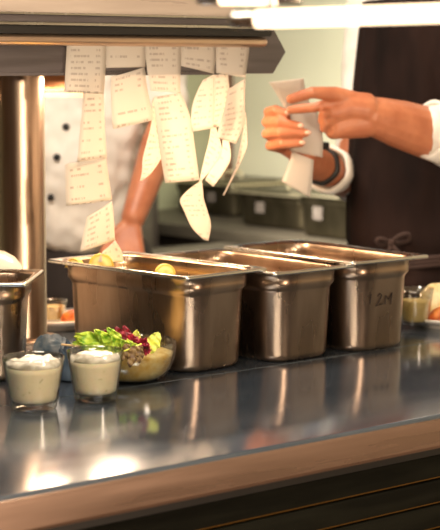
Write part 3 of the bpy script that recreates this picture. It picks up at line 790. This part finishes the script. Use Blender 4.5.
# upper body shirt, open-ended sleeves end at the cuffs
c1 = at(430, 129, 3.085)
bm = bmesh.new()
tube(bm, [sl+Vector((0, 0, .005)), sl.lerp(el, .55), el+RT*.01, el.lerp(c1, .55), c1+(el-c1).normalized()*.012], [.064, .062, .060, .056, .047], 20)
tube(bm, [sr+Vector((0, 0, .005)), sr.lerp(er, .5), er-UP*.005, er.lerp(wr, .50)], [.060, .050, .046, .040], 20)
tube(bm, [sl.lerp(sr, .02), sr.lerp(sl, .02)], [.068, .066], 18)
sh = obj('shirt', bm, WHITE, chef, world=True)
bm2 = bmesh.new(); bm2.from_mesh(sh.data)
tmp = (sl+sr)/2
def vw(p): return p  # world->same frame helper
O = -chef.location
tube(bm2, [TC+O+Vector((0, 0, .06)), TC+O+Vector((0, 0, .22)), tmp+O-Vector((0, 0, .10)), tmp+O-Vector((0, 0, .01))], [.128, .128, .138, .10], 22)
bm2.to_mesh(sh.data); bm2.free(); fuse(sh, .006, 4)
displace(sh, lambda c: .005*noise.noise(c*24)+.003*noise.noise(c*60))
cuff('cuff', c1, el-c1, .050, .05, WHITE, chef)
c2 = er.lerp(wr, .58); cuff('cuff', c2, er-wr, .043, .045, WHITE, chef)
# dark band and block added for an unidentified dark patch at the wrist
cw = wr.lerp(er, .30); cuff('dark_wrist_band', cw, er-wr, .033, .022, DARK, chef)
boxo('dark_wrist_block', cw-chef.location+Vector((-.016,-.012,.026)), cw-chef.location+Vector((.016,.012,.044)), DARK, chef, .004)
# apron: wraps front and side of the torso
def apron():
    bm = bmesh.new(); G = []; nz_, na = 60, 64
    ztop = (sl.z+sr.z)/2+.02; top_c = (sl+sr)/2
    for i in range(nz_+1):
        z_ = ztop+(FZ+.35-ztop)*i/nz_
        t_ = max(0, min(1, (z_-.10)/(ztop-.10))); c = TC.lerp(Vector((top_c.x, top_c.y, 0)), t_)
        belt = math.exp(-((z_-.085)/.018)**2)
        wide = .160-.045*t_**1.5+.012*max(0, .085-z_)*4 - .010*belt; deep = .168+.02*max(0, .085-z_)*3-.012*belt
        row = []
        for j in range(na+1):
            a_ = -PI*.60+PI*1.20*j/na
            fold = .006*noise.noise(Vector((a_*3.5, z_*3, 1)))+(.010 if z_ < .085 else .005)*math.sin(a_*13+2*noise.noise(Vector((z_*4, a_, 0))))*min(1, abs(z_-.085)*8+.15)
            p = c+FC*((deep+fold)*math.cos(a_))+SD*((wide+fold)*math.sin(a_)); p.z = z_
            row.append(bm.verts.new(p))
        G.append(row)
    for i in range(nz_):
        for j in range(na): bm.faces.new((G[i][j], G[i+1][j], G[i+1][j+1], G[i][j+1]))
    o = obj('apron', bm, APRON, chef, world=True)
    m = o.modifiers.new('s', 'SOLIDIFY'); m.thickness = .003; m.offset = 1; evaluate(o)
    return o
ap = apron()
def belt_pt(a_, z_, ex=.0):
    return TC+FC*((.165+ex)*math.cos(a_))+SD*((.158+ex)*math.sin(a_))+Vector((0, 0, z_))
bm = bmesh.new()
pts = [belt_pt(-PI*.55+PI*1.1*j/24, .083+.006*math.sin(j*.5)) for j in range(25)]
for dz in (-.007, 0, .007): tube(bm, [p+Vector((0, 0, dz)) for p in pts], .0055, 8)
# bow: two loops and two tails at the front
def on(px, py, D): return at(px, py, D)
Db = (belt_pt(math.asin(min(1, .25)), .083)-CAM).dot(FW)-.006
kn = on(391, 243, Db)
for L_ in ([(391,243),(399,236),(408,234),(409,240),(400,243),(391,243)], [(391,243),(383,239),(377,240),(380,245),(391,243)], [(391,243),(389,252),(385,262)], [(391,243),(396,250),(403,256)]):
    tube(bm, catmull([on(x_, y_, Db-.008*math.sin(k_)) for k_, (x_, y_) in enumerate(L_)], 4), .0045, 8)
ellipsoid(bm, kn, (.009, .009, .008))
ob = obj('apron_tie', bm, TIE, ap, world=True)
# pocket
bm = bmesh.new(); Gp = []
for i in range(9):
    z_ = .145-.16*i/8
    Gp.append([bm.verts.new(belt_pt(PI*(.16+.30*j/12), z_, .010+(.004 if i == 0 else 0))) for j in range(13)])
for i in range(8):
    for j in range(12): bm.faces.new((Gp[i][j], Gp[i+1][j], Gp[i+1][j+1], Gp[i][j+1]))
o = obj('pocket', bm, APRON, ap, world=True); m = o.modifiers.new('s', 'SOLIDIFY'); m.thickness = .003; evaluate(o)
def legs_clothes(TC, FC, SD, par):
    bm = bmesh.new()
    tube(bm, [TC+Vector((0, 0, .05)), TC+Vector((0, 0, -.06))], [.125, .13], 20)
    for s_ in (-1, 1):
        hp = TC+SD*s_*.08; kn = hp+FC*.02+Vector((0, 0, -.45)); an = hp-FC*.02+Vector((0, 0, FZ+.12))
        tube(bm, [hp, kn, an], [.098, .070, .058], 16)
    o = obj('trousers', bm, TROUS, par, world=True); fuse(o, .01, 3)
    for s_ in (-1, 1):
        an = TC+SD*s_*.08-FC*.02+Vector((0, 0, FZ+.09)); bm = bmesh.new()
        tube(bm, [an-Vector((0, 0, .040)), an+FC*.15-Vector((0, 0, .052))], [.048, .037], 14)
        for v in bm.verts: v.co.z = max(v.co.z, FZ+.001)
        obj('shoe', bm, SHOE, par, world=True)
legs_clothes(TC, FC, SD, chef)

# tickets in the hands (held: things of their own)
def held(secs, label):
    secs = [(at(a_, b_, d1), at(c_, d_, d2)) for a_, b_, d1, c_, d_, d2 in secs]
    o = strip('order_ticket', secs, None, m=PAPERB); md = o.modifiers.new('t', 'SOLIDIFY'); md.thickness = .00012; md.offset = 0
    vs = [v.co for v in o.data.vertices]; c = sum(vs, Vector())/len(vs)
    o.data.transform(Matrix.Translation(-c)); o.location = c; return tag(o, label, 'ticket', 'order tickets in the chef\'s hands')
held([(268.5,82,2.99, 304,78,2.99), (274,90,2.998, 304.5,86,2.998), (281,102,3.003, 307,97,3.01), (288,115,3.006, 316,112,3.03)], 'white ticket pinched by the thumb and finger, its top corner up')
held([(290,112,3.012, 316,108,3.035), (291,125,3.012, 321,124,3.03), (291,138,3.016, 323,140,3.03), (290,151,3.03, 322.5,157.5,3.03)], 'white middle sheet between the two hands')
held([(292,151,3.028, 314,160,3.025), (290,160,3.022, 313,170,3.02), (286,171,3.02, 312,184,3.02), (281.5,181.5,3.022, 310,197.5,3.022)], 'shaded tan ticket hanging lowest below the hands')

# ---- chef in the white jacket behind the tickets
T2 = at(78, 250, 3.95); T2 = Vector((T2.x, T2.y, 0))
ch2 = person('person', (T2.x, T2.y, FZ), 'person in a white button-up chef jacket standing behind the hanging tickets')
F2 = Vector((-.50, -.86, 0)).normalized(); S2 = Vector((-F2.y, F2.x, 0))
s2r = at(30, -5, 3.86); s2l = at(150, 60, 3.92)
s2r = at(20, 28, 3.95); s2l = at(150, 40, 3.92)
e2 = at(168, 120, 3.86); w2 = at(133, 218, 3.76); k2 = at(126, 262, 3.72)
e2r = at(0, 160, 3.80); w2r = at(20, 262, 3.70)
bm = bmesh.new()
mid = (s2l+s2r)/2
tube(bm, [T2+Vector((0, 0, .02)), T2+Vector((0, 0, .22)), mid-Vector((0, 0, .10)), mid-Vector((0, 0, .02))], [.12, .12, .13, .09], 20)
tube(bm, [s2l.lerp(s2r, .06), s2r.lerp(s2l, .06)], [.052, .052], 14)
H2 = mid+Vector((0, 0, .23))+F2*.05; tube(bm, [mid, mid+F2*.02+Vector((0, 0, .15))], [.058, .052], 14); head_geo(bm, H2, F2)
for s_, e_, w_, k_ in ((s2l, e2, w2, k2), (s2r, e2r, w2r, w2r+Vector((0, 0, -.10)))):
    tube(bm, [s_, s_.lerp(e_, .5), e_], [.050, .045, .040], 14)
    tube(bm, [e_, e_.lerp(w_, .3), e_.lerp(w_, .75), w_], [.040, .041, .032, .027], 16)
    dv = (k_-w_).normalized(); sv = RT
    mcs = [k_+sv*x_ for x_ in (-.033, -.011, .011, .033)]
    mcs = [w_+(m_-w_)*.85 for m_ in mcs]
    fl = [[m_+dv*l_*.45, m_+dv*l_*.75+F2*.012, m_+dv*l_*.95+F2*.03] for m_, l_ in zip(mcs, (.078, .088, .082, .064))]
    hand_chain(bm, w_, mcs, fl, [w_+sv*-.012+dv*.02, w_+sv*-.04+dv*.05, w_+sv*-.052+dv*.085], .0085)
for s_ in (-1, 1):
    hp = T2+S2*s_*.08; kn = hp+F2*.02+Vector((0, 0, -.45)); an = hp-F2*.02+Vector((0, 0, FZ+.09))
    tube(bm, [hp, kn, an], [.085, .055, .038], 14); tube(bm, [an-Vector((0, 0, .045)), an+F2*.14-Vector((0, 0, .055))], [.036, .028], 12)
b2 = obj('body', bm, SKIN, ch2, world=True); fuse(b2, .0045, 3)
head_parts(H2, F2, ch2)
bm = bmesh.new()
tube(bm, [T2+Vector((0, 0, .10)), T2+Vector((0, 0, .24)), mid-Vector((0, 0, .10)), mid], [.142, .150, .160, .10], 24)
tube(bm, [s2l.lerp(s2r, .02), s2r.lerp(s2l, .02)], [.066, .066], 18)
tube(bm, [s2l, s2l.lerp(e2, .5), e2.lerp(s2l, .22)], [.066, .062, .058], 18)
tube(bm, [s2r, s2r.lerp(e2r, .5), e2r, e2r.lerp(w2r, .3)], [.066, .060, .056, .052], 18)
jk = obj('chef_jacket', bm, WHITE, ch2, world=True); fuse(jk, .007, 4)
displace(jk, lambda c: .009*noise.noise(c*12)+.004*noise.noise(c*34))
legs_clothes(T2, F2, S2, ch2)
bm = bmesh.new(); 
for i, (bx_, by_) in enumerate([(66,98),(66,127),(57,157),(51,197)]):
    if i == 0: continue
    # push the button onto the jacket surface with a ray cast
    dg = bpy.context.evaluated_depsgraph_get(); 
    d_ = ray(bx_, by_).normalized(); hit, pos, nn, *_ = jk.ray_cast(CAM-ch2.location, d_)
    if hit:
        b_ = bmesh.new(); ellipsoid(b_, pos+nn*.001, (.0085, .0085, .0085), None, 12, 8); obj('button', b_, BUTTON, jk)
bm.free()

# ------------------------------------------------------------------ back counter along the right wall
BX = 1.485
bk = empty('back_counter', (BX+.3, 1.35, FZ), 0, 'steel back counter along the sage wall behind the chef', 'counter')
pbox('worktop', (BX, .55, -.035), (XR-.02, YB-.05, 0.0), KSTEEL, bk, .003)
pbox('cabinet_body', (BX+.05, .57, FZ+.10), (XR-.03, YB-.06, -.0355), KDARK, bk)
pbox('shelf', (BX-.005, .57, -.115), (BX+.05, YB-.07, -.075), KSTEEL, bk, .003)
pbox('shelf', (BX-.005, .57, -.30), (BX+.05, YB-.07, -.26), KSTEEL, bk, .003)
pbox('plinth', (BX+.08, .60, FZ), (XR-.04, YB-.10, FZ+.10), KDARK, bk)
def back_pan(c, yaw, W, Ln, H, label, lid=True, stx=None):
    t = pan('lidded_food_pan', (c.x, c.y, 0.0005), yaw, W, Ln, H, label, 'lidded pans on the back counter', steel=KPAN, rimm=KRIM)
    return t
KPAN = noisy(mat('back_pan_steel', (.26,.24,.17), .35, .9), (20,20,8), c1=(.07,.058,.035), c2=(.12,.10,.065))
KLID = mat('back_pan_lid', (.22,.20,.14), .35, .9)
KRIM = mat('back_pan_rim', (.85,.76,.55), .35, .9)
def lid(t, W, Ln, H):
    bm = bmesh.new(); rings = []
    for i, r, z_ in ((.007, .010, .0005), (.007, .010, .003), (.014, .03, .005), (.020, .03, -.003), (.05, .03, -.003), (.055, .03, .004), (.08, .02, .006)):
        rings.append(rrect(i, i, W-i, Ln-i, r, H+z_+.0006))
    bot = [rrect(i, i, W-i, Ln-i, r, H+.0006) for i, r in ((.08, .02),)]
    loops(bm, [bot[0]]+rings); o = obj('lid', bm, KLID, t)
    bm = bmesh.new(); tube(bm, catmull([(W/2-.04, Ln/2, H+.006), (W/2-.035, Ln/2, H+.025), (W/2+.035, Ln/2, H+.025), (W/2+.04, Ln/2, H+.006)], 4), .004, 8); obj('handle', bm, KRIM, o)
def sticker(t, lo, hi, yw=0):
    o = boxo('paper_label', lo, hi, STICKER, t)
    return tag(o, 'small pale paper label')
# pans sit with their long side facing the viewer: long axis along the wall
pa = at(303, 226, 4.62)
def place_pan(pxr, py, D, Wd, Ln, H, label, lidh=True, stk=(.35,.45)):
    c = at(pxr, py, D); t = pan('lidded_food_pan', (c.x, c.y, .0006), 0.0, Wd, Ln, H, label, 'lidded pans on the back counter', steel=KPAN, rimm=KRIM)
    lid(t, Wd, Ln, H)
    sticker(t, (.0125, Ln*stk[0], H*.42), (.0142, Ln*stk[0]+.036, H*.72))
    return t
place_pan(303, 226, 4.66, .265, .325, .10, 'lidded steel food pan with pale label, on the far counter directly below the chef\'s hands', stk=(.55,.5))
place_pan(372, 233, 4.35, .265, .325, .115, 'lidded steel food pan with pale label, on the far counter nearest the brown apron', stk=(.62,.5))
place_pan(232, 219, 5.10, .265, .325, .10, 'lidded steel food pan farthest left along the far counter', stk=(.3,.5))
HOODM = noisy(mat('canopy_steel', (.16,.18,.21), .5, .3), (2,2,2), c1=(.17,.20,.25), c2=(.21,.25,.30))  # for unseen hoods added as dark surfaces that the worktop mirrors
hd = empty('added_hood', (1.75, 1.4, .70), 0, 'unseen grey hood over the far counter, added to darken the worktop reflection', 'extractor hood')
pbox('canopy', (1.38, .5, .72), (XR-.001, YB-.041, 1.35), HOODM, hd, .01)
pbox('drip_rail', (1.37, .49, .70), (1.40, YB-.045, .735), HOODM, hd, .003)
pbox('duct', (1.6, 1.2, 1.351), (1.95, 1.7, CZ-.001), HOODM, hd)
hd = empty('added_hood', (.7, 2.2, 1.0), 0, 'unseen grey hood over the oven, added to shape the worktop reflection', 'extractor hood')  # second hood, added out of view to shape what the worktop mirrors
pbox('canopy', (-1.0, 1.75, 1.02), (1.365, YB-.001, 1.35), HOODM, hd, .01)
pbox('drip_rail', (-1.01, 1.74, 1.0), (1.365, 1.77, 1.035), HOODM, hd, .003)
# tray stack nearer on the left and dark oven in the corner
ov = empty('oven', (1.20, 2.1, FZ), 0, 'dark oven in the back corner behind the tickets', 'oven')
pbox('oven_body', (.86, 1.95, FZ+.05), (1.44, YB-.01, .20), KDARK, ov, .01)
pbox('oven_door', (.90, 1.925, -.50), (1.40, 1.949, .10), KSTEEL, ov, .006)
o = pbox('door_handle', (.95, 1.895, .04), (1.35, 1.915, .055), KRIM, ov, .004)
for xx in (.97, 1.32): pbox('handle_bracket', (xx, 1.91, .043), (xx+.012, 1.926, .052), KRIM, ov)
for xx in (.9, 1.36): pbox('foot', (xx, 2.0, FZ), (xx+.04, 2.04, FZ+.05), KDARK, ov)

# nearer work table behind the pans (between the white-jacket chef and the far counter)
wt = empty('work_table', (1.2, 1.2, FZ), 0, 'low steel work table behind the first two pans', 'table')
tx0, tx1, ty0, ty1 = 1.02, 1.40, .98, 1.62
pbox('table_top', (tx0, ty0, -.06), (tx1, ty1, -.02), KSTEEL, wt, .003)
pbox('table_shelf', (tx0+.02, ty0+.02, -.62), (tx1-.02, ty1-.02, -.60), KSTEEL, wt)
for xx in (tx0, tx1-.04):
    for yy in (ty0, ty1-.04): pbox('leg', (xx, yy, FZ), (xx+.04, yy+.04, -.0605), KSTEEL, wt)

# ------------------------------------------------------------------ hanging quartz heat lamps close to the camera, top right
def quartz(name, a_, b_, r, label):
    mid_ = (a_+b_)/2; t = empty(name, mid_, 0, label, 'heat lamp', 'glowing quartz lamps over the front of the pass')
    bm = bmesh.new(); tube(bm, [a_, b_], r, 16); obj('glowing_tube', bm, TUBE, t, world=True)
    d_ = (b_-a_).normalized()
    for e_, s_ in ((a_, -1), (b_, 1)):
        bm = bmesh.new(); tube(bm, [e_+d_*s_*.004, e_+d_*s_*.02], r*1.05, 12); obj('end_cap', bm, RIM, t, world=True)
    bm = bmesh.new()
    for e_ in (a_.lerp(b_, .06), b_.lerp(a_, .06)): tube(bm, [e_+Vector((0, 0, r)), Vector((e_.x, e_.y, CZ))], .0025, 8)
    obj('hanging_rod', bm, RIM, t, world=True)
    return t
quartz('quartz_heat_lamp', at(258, 19, 1.45), at(470, 12, 1.38), .0072, 'long glowing heat lamp tube blurred at the top right')
quartz('quartz_heat_lamp', at(222, -1, 1.52), at(276, -1, 1.50), .005, 'short glowing heat lamp tube at the top edge')
# ceiling light panels
for i, (cx, cy, sx, sy, lb) in enumerate([(-.05, .45, .7, .4, 'flat ceiling light panel over the back of the kitchen'), (-1.3, -.5, 1.0, .4, 'flat ceiling light panel over the front of the pass')]):
    t = empty('ceiling_light', (cx, cy, CZ), 0, lb, 'ceiling light')
    boxo('frame', (-sx/2-.02, -sy/2-.02, -.03), (sx/2+.02, sy/2+.02, 0), CEIL, t)
    boxo('diffuser', (-sx/2, -sy/2, -.036), (sx/2, sy/2, -.0305), PANEL, t)
